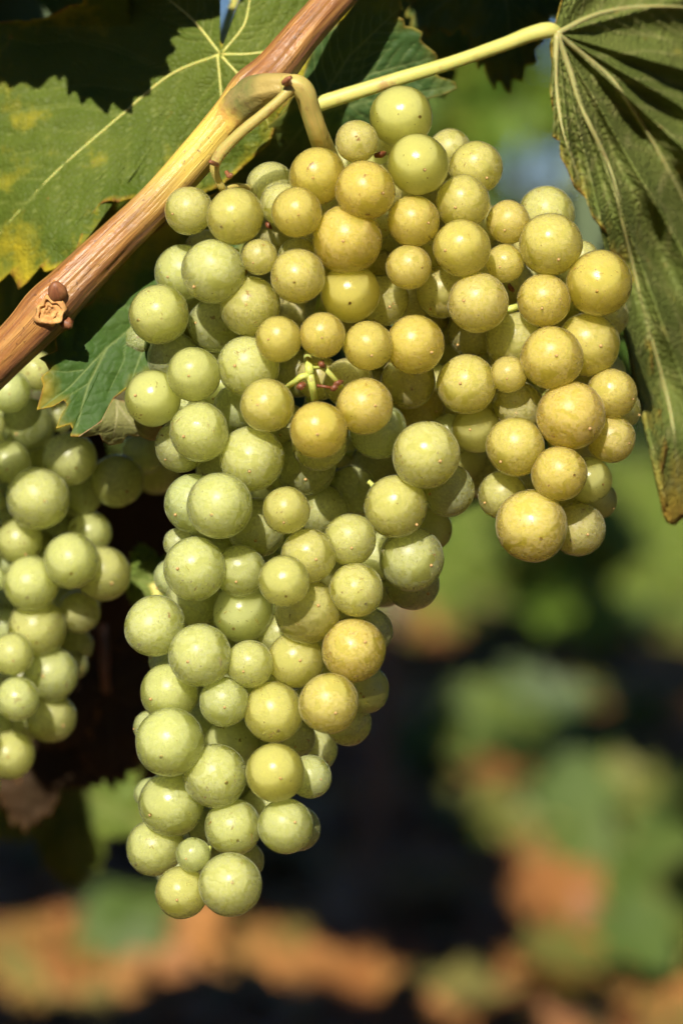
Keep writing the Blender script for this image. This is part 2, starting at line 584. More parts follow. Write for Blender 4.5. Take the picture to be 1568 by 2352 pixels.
def far_vine(x0, y0, label, seed, holes, n=1400):
    rng = random.Random(seed)
    root = empty('vine_plant', (x0, y0, 0), label, 'vine', 'vines of the next row')
    path = [(x0 + rng.gauss(0, .02), y0, -0.03, 0.035), (x0 + 0.04, y0, 0.2, 0.028), (x0 - 0.03, y0 + .02, 0.45, 0.026), (x0 + .02, y0, 0.75, 0.024), (x0, y0, 1.05, .012)]
    tube('trunk', path, M_TRUNK, root, 10, 0.15, seed)
    for sx in (-1, 1):
        tube('cane', [(x0, y0, 0.55, 0.014), (x0 + sx * .25, y0, 0.62, 0.011), (x0 + sx * .55, y0 + .03, 0.62, 0.008)], M_TRUNK, root, 8)
    pts, sz = [], []
    lobes = [(rng.uniform(-.6, .6), rng.uniform(-.22, .22), rng.uniform(0.16 if x0 > .9 else 0.45, 1.75), rng.uniform(.16, .30)) for _ in range(30)]
    while len(pts) < n:
        lx, ly, lz, lr = rng.choice(lobes)
        p = Vector((x0 + lx + rng.gauss(0, lr * .55), y0 + ly + rng.gauss(0, lr * .5), lz + rng.gauss(0, lr * .5)))
        if p.z < 0.06:
            continue
        q = project(p)
        if q and any(((q[0] - a) / ru) ** 2 + ((q[1] - c) / rv) ** 2 < 1 for a, c, ru, rv in holes):
            continue
        pts.append(p)
        sz.append(rng.uniform(.07, .13))
    V, F, T = leaf_cloud(pts, sz, rng)
    o = mesh_obj('foliage', V, F, M_FOL, root, True, {'tone': T})
    o['kind'] = 'stuff'


HOLES = [(1212, 378, 70, 62), (1300, 370, 40, 60), (528, 10, 80, 70), (1336, 550, 34, 40)]
FAR_LAB = ['vine of the next row behind the cane at the left edge', 'vine of the next row hidden behind the main grape bunch',
           'blurred green vine of the next row right of the bunch top', 'blurred yellow green vine of the next row behind the hanging leaf at right']
for i, (fx, fy) in enumerate([(-1.05, 8.1), (-0.25, 8.3), (0.52, 8.0), (1.15, 7.7)]):
    far_vine(fx, fy, FAR_LAB[i], 11 + i, HOLES)


# ---------------------------------------------------------------- the canopy of this row above and beside the view, which shades the ground behind
LIT = [(90, 2290, 200, 90), (250, 2150, 300, 90), (560, 2180, 150, 70), (150, 2250, 330, 150), (330, 2130, 200, 60), (560, 2200, 110, 60), (640, 2130, 60, 40), (1190, 1690, 120, 60), (1330, 1650, 90, 60),
       (1430, 1890, 180, 60), (1400, 2020, 180, 90), (1480, 2150, 140, 110), (1240, 2050, 110, 60), (1270, 2200, 70, 60), (1440, 2270, 80, 50),
       (1095, 2280, 65, 45), (830, 2270, 40, 40), (690, 2280, 55, 30), (1520, 2330, 60, 60), (1150, 1900, 80, 40), (900, 2190, 40, 25), (1130, 1800, 60, 40)]


def lit_hit(p, s):
    g = p - SUN * ((p.z - .03) / SUN.z)
    q = project(g)
    if not q:
        return False
    m = s * .42 / (S * q[2])
    return any(((q[0] - a) / (ru * .75 + m)) ** 2 + ((q[1] - c) / (rv * .75 + m * .35)) ** 2 < 1 for a, c, ru, rv in LIT)


def canopy():
    rng = random.Random(5)
    pts, sz = [], []
    tries = 0
    while len(pts) < 5200 and tries < 50000:
        tries += 1
        p = Vector((rng.uniform(-1.9, 1.3), rng.uniform(0.92, 1.45), rng.uniform(0.12, 1.80)))
        s = rng.uniform(.07, .12)
        q = project(p)
        mu = s * 0.62 / (S * q[2])
        if -mu - 30 < q[0] < 1568 + mu + 30 and -mu - 30 < q[1] < 2352 + mu + 900 and not (20 < q[0] < 430 and 60 < q[1] < 330) and not (620 < q[0] < 1150 and 560 < q[1] < 880):
            continue
        # open gaps through which the dapples reach the ground
        g = p - SUN * (p.z / SUN.z)
        gq = project(g)
        if gq and lit_hit(p, s):
            continue
        pts.append(p)
        sz.append(s)
    for _ in range(150):      # unseen leaves past the left edge, added to shade the dry leaves
        p = P(rng.uniform(-560, -130), rng.uniform(-300, 900), rng.uniform(.115, .20))
        if (600 < project(p)[1] and project(p)[0] > -240) or lit_hit(p, .06):
            continue
        pts.append(p)
        sz.append(rng.uniform(.05, .07))
    for _ in range(2500):     # unseen leaves added at left to darken what hangs behind the second bunch
        p = Vector((rng.uniform(-.62, -.12), rng.uniform(.86, 1.12), rng.uniform(.15, 1.1)))
        q = project(p)
        if q[0] > -60 - .06 / (S * q[2]) or lit_hit(p, .09):
            continue
        pts.append(p)
        sz.append(rng.uniform(.07, .11))
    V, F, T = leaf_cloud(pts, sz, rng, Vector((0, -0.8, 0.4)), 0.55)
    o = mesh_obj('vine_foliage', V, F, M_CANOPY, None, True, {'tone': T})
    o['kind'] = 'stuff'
    o['label'] = 'dense foliage of the fruiting row above and beside the bunches, with leaves added at left for shade'
    o['category'] = 'foliage'


canopy()


def row_behind():  # unseen row added behind the camera to cut fill from the low sky
    rng = random.Random(6)
    pts = [Vector((rng.uniform(-4, 4), rng.uniform(-2.0, -1.5), rng.uniform(.25, 1.75))) for _ in range(3600)]
    V, F, T = leaf_cloud(pts, [rng.uniform(.08, .13) for _ in pts], rng, Vector((0, .2, .4)), 0.8)
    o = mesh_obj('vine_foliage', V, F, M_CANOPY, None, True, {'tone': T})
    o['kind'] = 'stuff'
    o['label'] = 'unseen vine row foliage added behind the viewer to block low sky light'
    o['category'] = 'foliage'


row_behind()


# ---------------------------------------------------------------- ground cover: litter, grass, weeds
def litter():
    rng = random.Random(8)
    pts, sz = [], []
    for _ in range(2200):
        y = rng.uniform(1.7, 4.1)
        pts.append(Vector((rng.uniform(-0.25, 0.25) * y * 1.15, y, rng.uniform(0.012, 0.035))))
        sz.append(rng.uniform(.05, .10))
    V, F, T = leaf_cloud(pts, sz, rng, Vector((0, -0.15, 1)), 0.22)
    o = mesh_obj('leaf_litter', V, F, M_LITTER, None, True, {'tone': T})
    o['kind'] = 'stuff'
    o['label'] = 'dry orange brown fallen leaves covering the ground under the row'
    o['category'] = 'fallen leaves'


def grass():
    rng = random.Random(9)
    V, F, T = [], [], []
    for _ in range(34000):
        y = rng.uniform(3.8, 9.0)
        x = rng.uniform(-0.2, 0.2) * y
        if mnoise.noise(Vector((x * 0.9, y * 0.75, 4.0))) < -0.10 + rng.gauss(0, .1):
            continue
        h, wd, a = rng.uniform(.03, .10), rng.uniform(.003, .007), rng.uniform(0, 6.28)
        k = len(V)
        dx, dy = math.cos(a) * wd, math.sin(a) * wd
        lx, ly = rng.gauss(0, .03), rng.gauss(0, .03)
        V += [(x - dx, y - dy, -.01), (x + dx, y + dy, -.01), (x + lx, y + ly, h)]
        F.append((k, k + 1, k + 2))
        t = rng.random()
        T += [t] * 3
    o = mesh_obj('grass', V, F, M_GRASS, None, False, {'tone': T})
    o['kind'] = 'stuff'
    o['label'] = 'short sunlit grass on the strip between the vine rows'
    o['category'] = 'grass'


litter()
grass()


def weed(u, v, h, n, seed, label, spread=0.12):
    g = ground_pt(u, v)
    rng = random.Random(seed)
    root = empty('weed_plant', (g.x, g.y, 0), label, 'weed', 'weeds on the dappled ground')
    for k in range(5):
        a = rng.uniform(0, 6.28)
        tip = (g.x + math.cos(a) * spread, g.y + math.sin(a) * spread, h * rng.uniform(.7, 1))
        tube('stem', [(g.x, g.y, -.01, .004), ((g.x + tip[0]) / 2, (g.y + tip[1]) / 2, h * .6, .003), (*tip, .0015)], M_PETI, root, 6, n=3)
    pts, sz = [], []
    for _ in range(n):
        a, q = rng.uniform(0, 6.28), math.sqrt(rng.random())
        pts.append(Vector((g.x + math.cos(a) * q * spread * 1.2, g.y + math.sin(a) * q * spread * 1.2, h * rng.uniform(.3, 1.05))))
        sz.append(rng.uniform(.05, .09))
    V, F, T = leaf_cloud(pts, sz, rng, Vector((0, -.5, .8)), .5)
    o = mesh_obj('leaves', V, F, M_WEED, root, True, {'tone': T})
    o['kind'] = 'stuff'


weed(1400, 2000, .07, 34, 1, 'blurred green weed in the sunlit patch at lower right', .11)
weed(1180, 1830, .06, 26, 2, 'small blurred weed in the dark left of the lower right patch', .09)
weed(1300, 1760, .07, 26, 3, 'blurred yellow green weed at the far edge of the row shade', .10)
weed(360, 2290, .05, 10, 4, 'small dull green weed on the orange litter at lower left', .05)
weed(1530, 2330, .08, 16, 5, 'low weed cut by the bottom right corner', .07)
weed(1260, 1560, .10, 24, 6, 'tall sunlit weed beside the leaning dark trunk', .09)
weed(1480, 1500, .07, 20, 7, 'sunlit weed right of the leaning dark trunk near the edge', .10)

# leaning dark trunk with a few leaves, a few metres behind
g0 = ground_pt(1075, 1655)
tr = empty('young_vine', (g0.x, g0.y, 0), 'dark leaning young vine trunk with green leaves behind the bunch', 'vine')
pp = []
for u, v, rr in ((1075, 1665, 30), (1110, 1560, 26), (1165, 1470, 25), (1210, 1370, 24), (1255, 1280, 22), (1275, 1160, 16)):
    gd = (g0 - CAM).dot(FWD)
    p = P(u, v, gd - D)
    pp.append((p.x, p.y, p.z, rr * S * gd))
tube('trunk', pp, M_TRUNK, tr, 10, .15, 3)
rng = random.Random(31)
pts, sz = [], []
for _ in range(34):
    u, v = rng.choice([(1290, 1300), (1330, 1380), (1230, 1240), (1390, 1230), (1300, 1180)])
    pts.append(P(u + rng.gauss(0, 40), v + rng.gauss(0, 35), gd - D + rng.gauss(0, .12)))
    sz.append(rng.uniform(.06, .10))
V, F, T = leaf_cloud(pts, sz, rng)
o = mesh_obj('foliage', V, F, M_FOL, tr, True, {'tone': T})
o['kind'] = 'stuff'

# thin stake and trellis wire
sd = 1.5
pb, pt_ = P(760, 2700, sd), P(925, 1250, sd)
k = (pb.z + 0.05) / (pb.z - pt_.z)
pb = pb.lerp(pt_, -0.0)
pg = pt_ + (pb - pt_) * ((pt_.z + 0.03) / (pt_.z - pb.z))
st = empty('wooden_stake', (pg.x, pg.y, 0), 'thin greyish wooden stake standing blurred behind the bunch tail', 'stake')
tube('shaft', [(*pg, .009), (*pg.lerp(pt_, .5), .0085), (*pt_, .008)], M_STAKE, st, 10, .06)
zw = 0.14
wa, wb = P(-7200, 760, zw), P(8800, 790, zw)
wm = wa.lerp(wb, .5)
wr = empty('trellis_wire', wm, 'dark horizontal trellis wire between the bunch and the hanging leaf', 'wire')
tube('strand', [(*wa, .0011), (*wm, .0011), (*wb, .0011)], M_WIRE, wr, 8)
for ue in (-7200, 8800):
    pe = P(ue, 760, zw)
    po = empty('trellis_post', (pe.x, pe.y, 0), 'wooden trellis post %s of the fruiting row' % ('left' if ue < 0 else 'right'), 'post', 'trellis posts')
    tube('shaft', [(pe.x, pe.y + .042, -.05, .04), (pe.x, pe.y + .042, .9, .04), (pe.x, pe.y + .042, 1.9, .038)], M_STAKE, po, 14, .04)


# ---------------------------------------------------------------- leaves
def seg_dist(Pq, A, B):
    AB = B - A
    t = np.clip(((Pq - A) @ AB) / (AB @ AB + 1e-12), 0, 1)
    C = A + t[:, None] * AB
    return np.linalg.norm(Pq - C, axis=1), t


def resample(poly, n):
    A = np.asarray(poly, dtype=float)
    A = np.vstack([A, A[:1]])
    L = np.r_[0, np.cumsum(np.linalg.norm(np.diff(A, axis=0), axis=1))]
    s = np.linspace(0, L[-1], n, endpoint=False)
    return np.c_[np.interp(s, L, A[:, 0]), np.interp(s, L, A[:, 1])]


def side_veins(main, frac=0.10, length=0.42, ang=48, start=0.12):
    """secondary veins leaving a main vein alternately"""
    out = []
    A = np.asarray(main, dtype=float)
    L = np.r_[0, np.cumsum(np.linalg.norm(np.diff(A, axis=0), axis=1))]
    T = L[-1]
    s, k = start, 0
    while s < 0.93:
        p = np.array([np.interp(s * T, L, A[:, 0]), np.interp(s * T, L, A[:, 1])])
        q = np.array([np.interp(min(1, s + .03) * T, L, A[:, 0]), np.interp(min(1, s + .03) * T, L, A[:, 1])])
        d = (q - p) / (np.linalg.norm(q - p) + 1e-9)
        for sg in (-1, 1):
            a = math.radians(ang) * sg
            e = np.array([d[0] * math.cos(a) - d[1] * math.sin(a), d[0] * math.sin(a) + d[1] * math.cos(a)])
            ln = length * T * (1 - s * 0.75)
            o = p + d * (0.03 * T if sg > 0 else 0)
            mid = o + e * ln * .5
            e2 = e * .8 + d * .35
            out.append(np.array([o, mid, mid + e2 * ln * .5]))
        s += frac
        k += 1
    return out


def blade(name, outline, centre, mains, mat, parent, warp, to3d, N=300, M=34, vein_w=4.0, thick=0.00028, secondaries=True, extra=(), pucker=1.0, veinmat=None, tube_r=None, invert=1.0):
    """star-shaped blade about centre; outline, veins in plan units; warp gives depth (m)"""
    O = resample(outline, N)
    C = np.asarray(centre, dtype=float)
    ts = (np.arange(1, M + 1) / M) ** 0.85
    Q = np.vstack([C[None, :]] + [C + (O - C) * t for t in ts])
    edge = np.r_[0, np.repeat(ts, N)]
    mains = [np.asarray(m, dtype=float) for m in mains]
    sec = []
    if secondaries:
        for m in mains:
            sec += side_veins(m)
    sec += [np.asarray(e, dtype=float) for e in extra]
    dm = np.full(len(Q), 1e9)
    vein = np.zeros(len(Q))
    for lst, wd, st_ in ((mains, vein_w, 1.0), (sec, vein_w * 0.55, 0.70)):
        for m in lst:
            n = len(m) - 1
            for i in range(n):
                d, t = seg_dist(Q, m[i], m[i + 1])
                f = 1 - (i + t) / n * 0.65
                vein = np.maximum(vein, np.clip(1.35 - d / (wd * f), 0, 1) * st_)
                dm = np.minimum(dm, d if st_ == 1.0 else d * 1.3 + 2)
    size = np.median(np.linalg.norm(O - C, axis=1))
    hump = np.clip(dm / (size * 0.11), 0, 1) ** 0.7 * size * 0.030 * pucker * invert
    V, depth = [], []
    for i, (q, hgt) in enumerate(zip(Q, hump)):
        nz = mnoise.noise(Vector((q[0] / size * 2.2, q[1] / size * 2.2, hash(name) % 7 * 0 + 1.7))) * size * 0.05
        nz += mnoise.noise(Vector((q[0] / size * 9, q[1] / size * 9, 3.1))) * size * 0.012
        ripple = mnoise.noise(Vector((q[0] / size * 5, q[1] / size * 5, 9.1))) * size * 0.06 * max(0, edge[i] - .6) / .4
        depth.append(warp(q[0], q[1]) + (nz + ripple) * MPX - hgt * MPX)
        V.append(to3d(q[0], q[1], depth[-1]))
    F = []
    for k in range(N):
        F.append((0, 1 + k, 1 + (k + 1) % N))
    for j in range(M - 1):
        a = 1 + j * N
        for k in range(N):
            k2 = (k + 1) % N
            F.append((a + k, a + N + k, a + N + k2, a + k2))
    o = mesh_obj(name, V, F, mat, parent, True, {'vein': vein, 'edge': edge})
    so = o.modifiers.new('thickness', 'SOLIDIFY')
    so.thickness = thick
    so.offset = 0
    if tube_r:
        for m in mains:
            rows = []
            mm = catmull(m, 7)
            for i, (u, v) in enumerate(mm):
                dd = depth[int(np.argmin((Q[:, 0] - u) ** 2 + (Q[:, 1] - v) ** 2))]
                p = to3d(u, v, dd - 0.25 * tube_r * MPX)
                rows.append((p.x, p.y, p.z, tube_r * MPX * (1 - 0.75 * i / (len(mm) - 1))))
            for _ in range(2):
                r2 = [rows[0]] + [tuple((a + 2 * b_ + c) / 4 for a, b_, c in zip(rows[i - 1], rows[i], rows[i + 1])) for i in range(1, len(rows) - 1)] + [rows[-1]]
                rows = r2
            tube('vein', rows, veinmat or M_PETI, o, 8, n=1)
    return o


def generic_outline(rng, teeth=0.07, depth=0.36):
    """five-lobed toothed vine leaf, junction at (0,0), tip towards +y, unit size"""
    lob = [(90, 1.0, 24), (33, 0.86, 22), (147, 0.86, 22), (-28, 0.66, 26), (208, 0.66, 26)]
    pts = []
    n = 220
    for i in range(n):
        a = -75 + 330 * i / (n - 1)
        r = 0
        for la, lr, lw in lob:
            r = max(r, lr * (1 - depth * min(1, abs(a - la) / (lw * 1.25)) ** 1.4))
        k = (i * 0.19) % 1.0
        r *= 1 + teeth * (k * 2 - 1) + rng.gauss(0, .006)
        pts.append((r * math.cos(R(a)), r * math.sin(R(a))))
    pts.append((0.02, -0.04))
    veins = [[(0, 0), (lr * .5 * math.cos(R(la + 2)), lr * .5 * math.sin(R(la + 2))), (lr * .97 * math.cos(R(la)), lr * .97 * math.sin(R(la)))] for la, lr, lw in lob]
    return pts, veins


def generic_leaf(label, base, tipdir, nrm, size, mat, seed, group=None, curl=0.25, fold=0.1, petiole=0.05, name='vine_leaf', N=220, M=18):
    rng = random.Random(seed)
    pts, veins = generic_outline(rng)
    y = tipdir.normalized()
    z = (nrm - y * nrm.dot(y)).normalized()
    x = y.cross(z)
    root = empty(name, base, label, 'leaf', group)
    K = 500.0

    def to3d(u, v, h):
        return base + (x * (u / K) + y * (v / K)) * size + z * h

    def warp(u, v):
        a, c = u / K, v / K
        return size * (-curl * c * abs(c) - fold * abs(a) + 0.05 * math.sin(a * 7 + seed) * (0.3 + abs(a)))
    sp = [(a * K, c * K) for a, c in pts]
    sv = [[(a * K, c * K) for a, c in m] for m in veins]
    blade('blade', sp, (0, 0), sv, mat, root, warp, to3d, N, M, 8, pucker=0.5)
    q = base - y * petiole + z * -petiole * .5
    tube('petiole', [(*base, .0016), (*(base.lerp(q, .5) + z * .004), .0015), (*q, .0018)], M_BUD if mat is M_DEAD else M_PETI, root, 8)
    return root


def lin(z0, gu, gv, u0, v0, *more):
    def f(u, v):
        r = z0 + gu * (u - u0) + gv * (v - v0)
        for g in more:
            r += g(u, v)
        return r
    return f


# large leaf behind the cane, upper left
ZA = 0.056
A_out = [(640, 262), (620, 330), (510, 425), (420, 468), (345, 470), (300, 458), (269, 465), (252, 461), (232, 468), (216, 484), (203, 503), (193, 524), (183, 550), (174, 578), (166, 598), (152, 613),
         (133, 617), (113, 622), (105, 626), (94, 612), (78, 629), (62, 650), (43, 666), (37, 645), (23, 626), (8, 640), (-12, 658), (-40, 632), (-90, 640), (-110, 600), (-160, 590), (-160, 520),
         (-215, 470), (-180, 410), (-210, 330), (-165, 290), (-185, 210), (-140, 160), (-130, 95), (-70, 70), (-30, 52), (0, 50), (45, 47), (66, 49), (76, 44), (100, 42), (120, 33), (137, 23),
         (158, 12), (176, 10), (192, 8), (190, -5), (230, -40), (250, -25), (290, -80), (330, -70), (380, -130), (420, -110), (470, -120), (492, -60), (506, -20), (500, 20), (500, 60), (507, 100), (516, 104),
         (540, 92), (556, 50), (566, 0), (575, -60), (600, -90), (640, -80), (690, -120), (720, -70), (790, -80), (800, -30), (846, -20), (826, 25), (800, 60), (770, 110), (720, 160), (690, 200)]
A_main = [[(505, 125), (390, 172), (273, 270), (129, 395), (0, 535), (-60, 610)], [(500, 128), (506, 190), (508, 250), (490, 330), (440, 440)], [(505, 122), (445, 47), (390, 0), (330, -60)],
          [(510, 125), (582, 123), (660, 100), (800, -20)], [(512, 120), (560, 60), (574, 0), (590, -70)], [(510, 130), (555, 180), (600, 240), (620, 300)]]
A_extra = [[(390, 172), (320, 138), (250, 111), (168, 92), (86, 103), (0, 82)], [(273, 270), (220, 246), (156, 238), (70, 248), (0, 270)], [(129, 395), (70, 378), (0, 392)],
           [(168, 92), (140, 45)], [(445, 47), (470, 20), (470, -40)], [(582, 123), (620, 75), (650, 10)], [(273, 270), (290, 340), (300, 420)], [(129, 395), (150, 470), (165, 540)], [(340, 215), (370, 300), (390, 400)], [(200, 332), (225, 400), (222, 470)]]
rootA = empty('vine_leaf', P(505, 125, ZA), 'large green leaf with yellow edge spots behind the cane at upper left', 'leaf')
wA = lin(ZA, -0.000012, -0.00002, 505, 125, lambda u, v: 0.010 * math.exp(-((v - 20) / 60) ** 2) * (u < 300) * 0 + 0.006 * math.sin(u / 120) * math.sin(v / 150 + 1), lambda u, v: 0.03 * max(0, (250 - u) / 500) ** 2 - 0.012 * max(0, (60 - v) / 100) * (u < 300))
blade('blade', A_out, (505, 125), A_main, M_LEAF, rootA, wA, P, 520, 60, 3.6, extra=A_extra, secondaries=True, pucker=0.8, veinmat=M_PETI, tube_r=3.6)
tube('petiole', [PT(508, 125, ZA - .002, 9), PT(520, 60, ZA + .03, 10), PT(560, -60, ZA + .05, 11)], M_PETI, rootA, 10)

# leaf below the cane, between the bunches
ZB = 0.0285
B_out = [(85, 942), (95, 905), (100, 885), (94, 868), (114, 850), (104, 832), (90, 823), (130, 805), (125, 770), (165, 750), (170, 715), (215, 690), (235, 640), (280, 610), (320, 560), (380, 510), (440, 470), (520, 430),
         (600, 420), (640, 480), (600, 560), (560, 640), (520, 700), (470, 760), (420, 820), (370, 860), (320, 880), (290, 893), (262, 915), (248, 940), (236, 965), (218, 985), (199, 1003), (180, 1003), (161, 1003), (168, 988), (162, 975), (129, 985), (139, 957), (155, 931), (147, 919), (123, 934)]
B_main = [[(560, 470), (470, 560), (330, 730), (245, 800), (160, 890), (95, 938)], [(245, 800), (205, 880), (190, 930), (175, 990)], [(330, 730), (330, 800), (300, 880)]]
B_extra = [[(190, 850), (150, 855), (110, 850)], [(205, 880), (165, 905), (140, 945)], [(330, 730), (270, 690), (230, 680)], [(290, 765), (285, 830), (250, 900)], [(400, 645), (350, 620), (300, 600)]]
rootB = empty('vine_leaf', P(560, 470, ZB), 'green toothed leaf with curled tan edge below the cane between the bunches', 'leaf')
wB = lin(ZB, 0.00002, -0.00001, 245, 800, lambda u, v: 0.003 * math.sin((u + v) / 130), lambda u, v: 0.0)
blade('blade', B_out, (245, 820), B_main, M_LEAFB, rootB, wB, P, 420, 44, 4.2, extra=B_extra, pucker=0.8, secondaries=False)
BC_out = [(180, 1003), (199, 1002), (229, 998), (236, 1012), (252, 1022), (268, 1019), (281, 1016), (291, 999), (305, 1001), (322, 1002), (345, 1012), (362, 1010), (372, 980), (340, 950), (300, 925), (262, 916), (246, 940), (232, 968)]
blade('curled_edge', BC_out, (270, 965), [[(270, 915), (268, 960), (258, 1015)], [(270, 930), (300, 970), (330, 1000)]], M_CURL, rootB,
      lin(ZB - 0.002, 0.00004, 0.0, 270, 965, lambda u, v: -0.006 * math.sin(max(0, v - 910) / 110 * 3.1)), P, 200, 16, 4, pucker=0.6, secondaries=False)

# leaf behind the cane at the top, crossed by the petiole
ZC = 0.050
C_out = [(924, 20), (913, 38), (928, 45), (930, 60), (948, 62), (971, 74), (966, 92), (979, 105), (988, 112), (1003, 124), (1006, 138), (985, 160), (1012, 178), (1045, 188), (1050, 203), (1022, 216), (985, 226), (935, 240), (890, 300), (860, 345), (800, 420),
         (700, 400), (650, 440), (560, 490), (470, 540), (440, 500), (540, 390), (600, 300), (650, 260), (690, 190), (720, 100), (790, 40), (850, -40), (910, -50)]
rootC = empty('vine_leaf', P(770, 200, ZC), 'dark shaded leaf with a sunlit toothed right edge behind the petiole', 'leaf')
blade('blade', C_out, (800, 200), [[(720, 260), (850, 170), (1000, 130)], [(720, 260), (880, 225), (1045, 198)], [(720, 260), (800, 130), (915, 20)], [(720, 260), (650, 350), (480, 510)]], M_LEAFC, rootC,
      lin(ZC, 0.00002, 0.00003, 800, 200, lambda u, v: 0.012 * max(0, (v - 230) / 150) ** 2), P, 360, 34, 4.5, pucker=0.8)

# hanging folded leaf at right, underside towards us
ZD = 0.046
JD = (1278, 78)
D_out = [(1278, 40), (1300, -40), (1360, -120), (1470, -180), (1600, -170), (1700, -60), (1780, 100), (1790, 300), (1760, 480), (1800, 640), (1740, 800), (1720, 960), (1660, 1040), (1640, 1150), (1590, 1180), (1560, 1195), (1548, 1208), (1530, 1200), (1522, 1185), (1532, 1160), (1520, 1090),
         (1532, 1030), (1515, 960), (1520, 920), (1500, 870), (1496, 800), (1470, 745), (1478, 700), (1452, 650), (1430, 600), (1405, 590), (1395, 540), (1360, 500), (1345, 455), (1318, 430), (1300, 385), (1285, 360), (1292, 330), (1268, 316),
         (1272, 270), (1262, 210), (1268, 150), (1262, 105)]
D_main = [[JD, (1330, 120), (1410, 190), (1500, 330), (1570, 460), (1680, 680)], [JD, (1310, 170), (1340, 260), (1400, 390), (1440, 560), (1480, 720), (1540, 950), (1560, 1150)],
          [JD, (1340, 45), (1400, 25), (1480, 15), (1600, 20), (1720, 60)], [JD, (1275, 180), (1290, 290), (1330, 420)]]
D_extra = [[(1410, 178), (1480, 200), (1568, 225)], [(1500, 318), (1560, 350), (1640, 420)], [(1395, 355), (1450, 400), (1520, 470), (1560, 560)], [(1450, 560), (1520, 640), (1568, 760)], [(1340, 260), (1320, 330)], [(1400, 390), (1380, 470)], [(1480, 720), (1560, 800), (1600, 900)], [(1440, 560), (1410, 580)]]
rootD = empty('vine_leaf', P(1278, 78, ZD), 'hanging folded leaf with pale veined underside along the right edge', 'leaf')


def wD(u, v):
    # pleats run out from the junction: ridges at the veins, deep troughs between
    a = math.degrees(math.atan2(u - 1278, v - 78))     # 0 = straight down, 90 = right
    d = math.hypot(u - 1278, v - 78)
    rid = [-75, -35, -5, 6, 13, 20, 30, 48, 60, 74, 106, 150]
    f = 0
    for k in range(len(rid) - 1):
        if rid[k] <= a <= rid[k + 1]:
            t = (a - rid[k]) / (rid[k + 1] - rid[k])
            f = (1 - abs(2 * t - 1) ** 1.6) * min(1.2, (rid[k + 1] - rid[k]) / 15)
    amp = 0.000034 * min(d, 620)
    return ZD + 0.00011 * (u - 1278) - 0.000012 * (v - 78) + amp * f + 0.003 * math.sin(v / 50 + u / 70) * min(1, d / 300)


blade('blade', D_out, JD, D_main, M_UNDER, rootD, wD, P, 420, 56, 5.0, extra=D_extra, pucker=1.0, veinmat=M_VEIN, tube_r=8, invert=-1.0)
tube('petiole', [PT(700, 250, 0.040, 19), PT(760, 230, 0.038, 18), PT(900, 186, 0.038, 16.5), PT(1030, 146, 0.040, 16), PT(1150, 105, 0.043, 16), PT(1215, 80, 0.045, 18), PT(1258, 70, 0.046, 19), PT(1282, 76, 0.048, 13)], M_PETI, rootD, 16, 0.06, 4, n=8)

# leaf above the frame, nearer the camera: throws the toothed shade on the large leaf
LS = SUN / -SUN.dot(FWD)


def toward_sun(p, dz):
    return p + LS * dz


rg = random.Random(77)
sh = P(250, 70, ZA)
shp = toward_sun(sh, 0.085)
generic_leaf('green leaf just above the upper left of the picture', shp + Vector((-.005, 0, .022)), Vector((0.25, 0.1, -1)), Vector((-.1, -1, .25)), 0.054, M_LEAFC, 5, curl=0.05, fold=0.02)
shp2 = toward_sun(P(30, -20, ZA), 0.085)
generic_leaf('second green leaf above the upper left corner', shp2 + Vector((-.01, 0.004, .03)), Vector((-0.1, 0.1, -1)), Vector((-.1, -1, .25)), 0.058, M_LEAFC, 9, curl=0.05, fold=0.02)

# leaves behind; the near-black dry ones also stand in for deep shade
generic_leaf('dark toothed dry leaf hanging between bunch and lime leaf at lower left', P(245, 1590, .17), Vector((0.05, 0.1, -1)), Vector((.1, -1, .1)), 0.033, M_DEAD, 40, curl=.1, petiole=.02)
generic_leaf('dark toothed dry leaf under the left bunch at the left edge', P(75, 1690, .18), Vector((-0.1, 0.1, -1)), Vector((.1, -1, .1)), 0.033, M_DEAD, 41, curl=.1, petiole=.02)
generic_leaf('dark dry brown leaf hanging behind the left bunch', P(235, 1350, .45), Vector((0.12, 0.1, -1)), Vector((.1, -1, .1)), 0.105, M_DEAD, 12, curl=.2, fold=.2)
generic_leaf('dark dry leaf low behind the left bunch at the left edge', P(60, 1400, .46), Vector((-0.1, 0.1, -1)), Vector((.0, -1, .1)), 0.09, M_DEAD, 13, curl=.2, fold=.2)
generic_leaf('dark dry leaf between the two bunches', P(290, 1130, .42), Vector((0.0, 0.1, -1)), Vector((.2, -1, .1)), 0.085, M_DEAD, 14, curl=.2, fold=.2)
generic_leaf('blurred lime green leaf below the left bunch', P(150, 1800, .33), Vector((0.05, 0.05, -1)), Vector((-.1, -1, .4)), 0.043, M_LIME, 15, curl=.1)
generic_leaf('small blurred olive leaf between the two bunches', P(352, 1340, .09), Vector((-0.35, 0.2, 1)), Vector((.1, -1, .3)), 0.013, M_LIME, 16, curl=.1, petiole=.02)
generic_leaf('sunlit yellow green leaf at the top behind the petiole', P(1000, -70, .13), Vector((-0.25, 0.2, -1)), Vector((-.2, -1, .2)), 0.045, M_LIME, 17, curl=.1)
generic_leaf('dark leaf at the top between petiole and hanging leaf', P(1150, -110, .085), Vector((0.12, 0.1, -1)), Vector((.3, -.9, .1)), 0.040, M_LEAFC, 18, curl=.1)
generic_leaf('unseen green leaf added above the picture to shade the dark top leaf', toward_sun(P(1100, 30, .085), .15) + Vector((0, 0, .045)), Vector((0.05, 0.1, -1)), Vector((-.1, -1, .25)), 0.075, M_LEAFC, 33, curl=0.05, fold=0.02)  # added out of view for the shadow it drops on the top leaf
generic_leaf('blurred leaf at the top left corner', P(70, -60, .16), Vector((0.1, 0.2, -1)), Vector((0, -1, .2)), 0.03, M_LIME, 19, curl=.1)
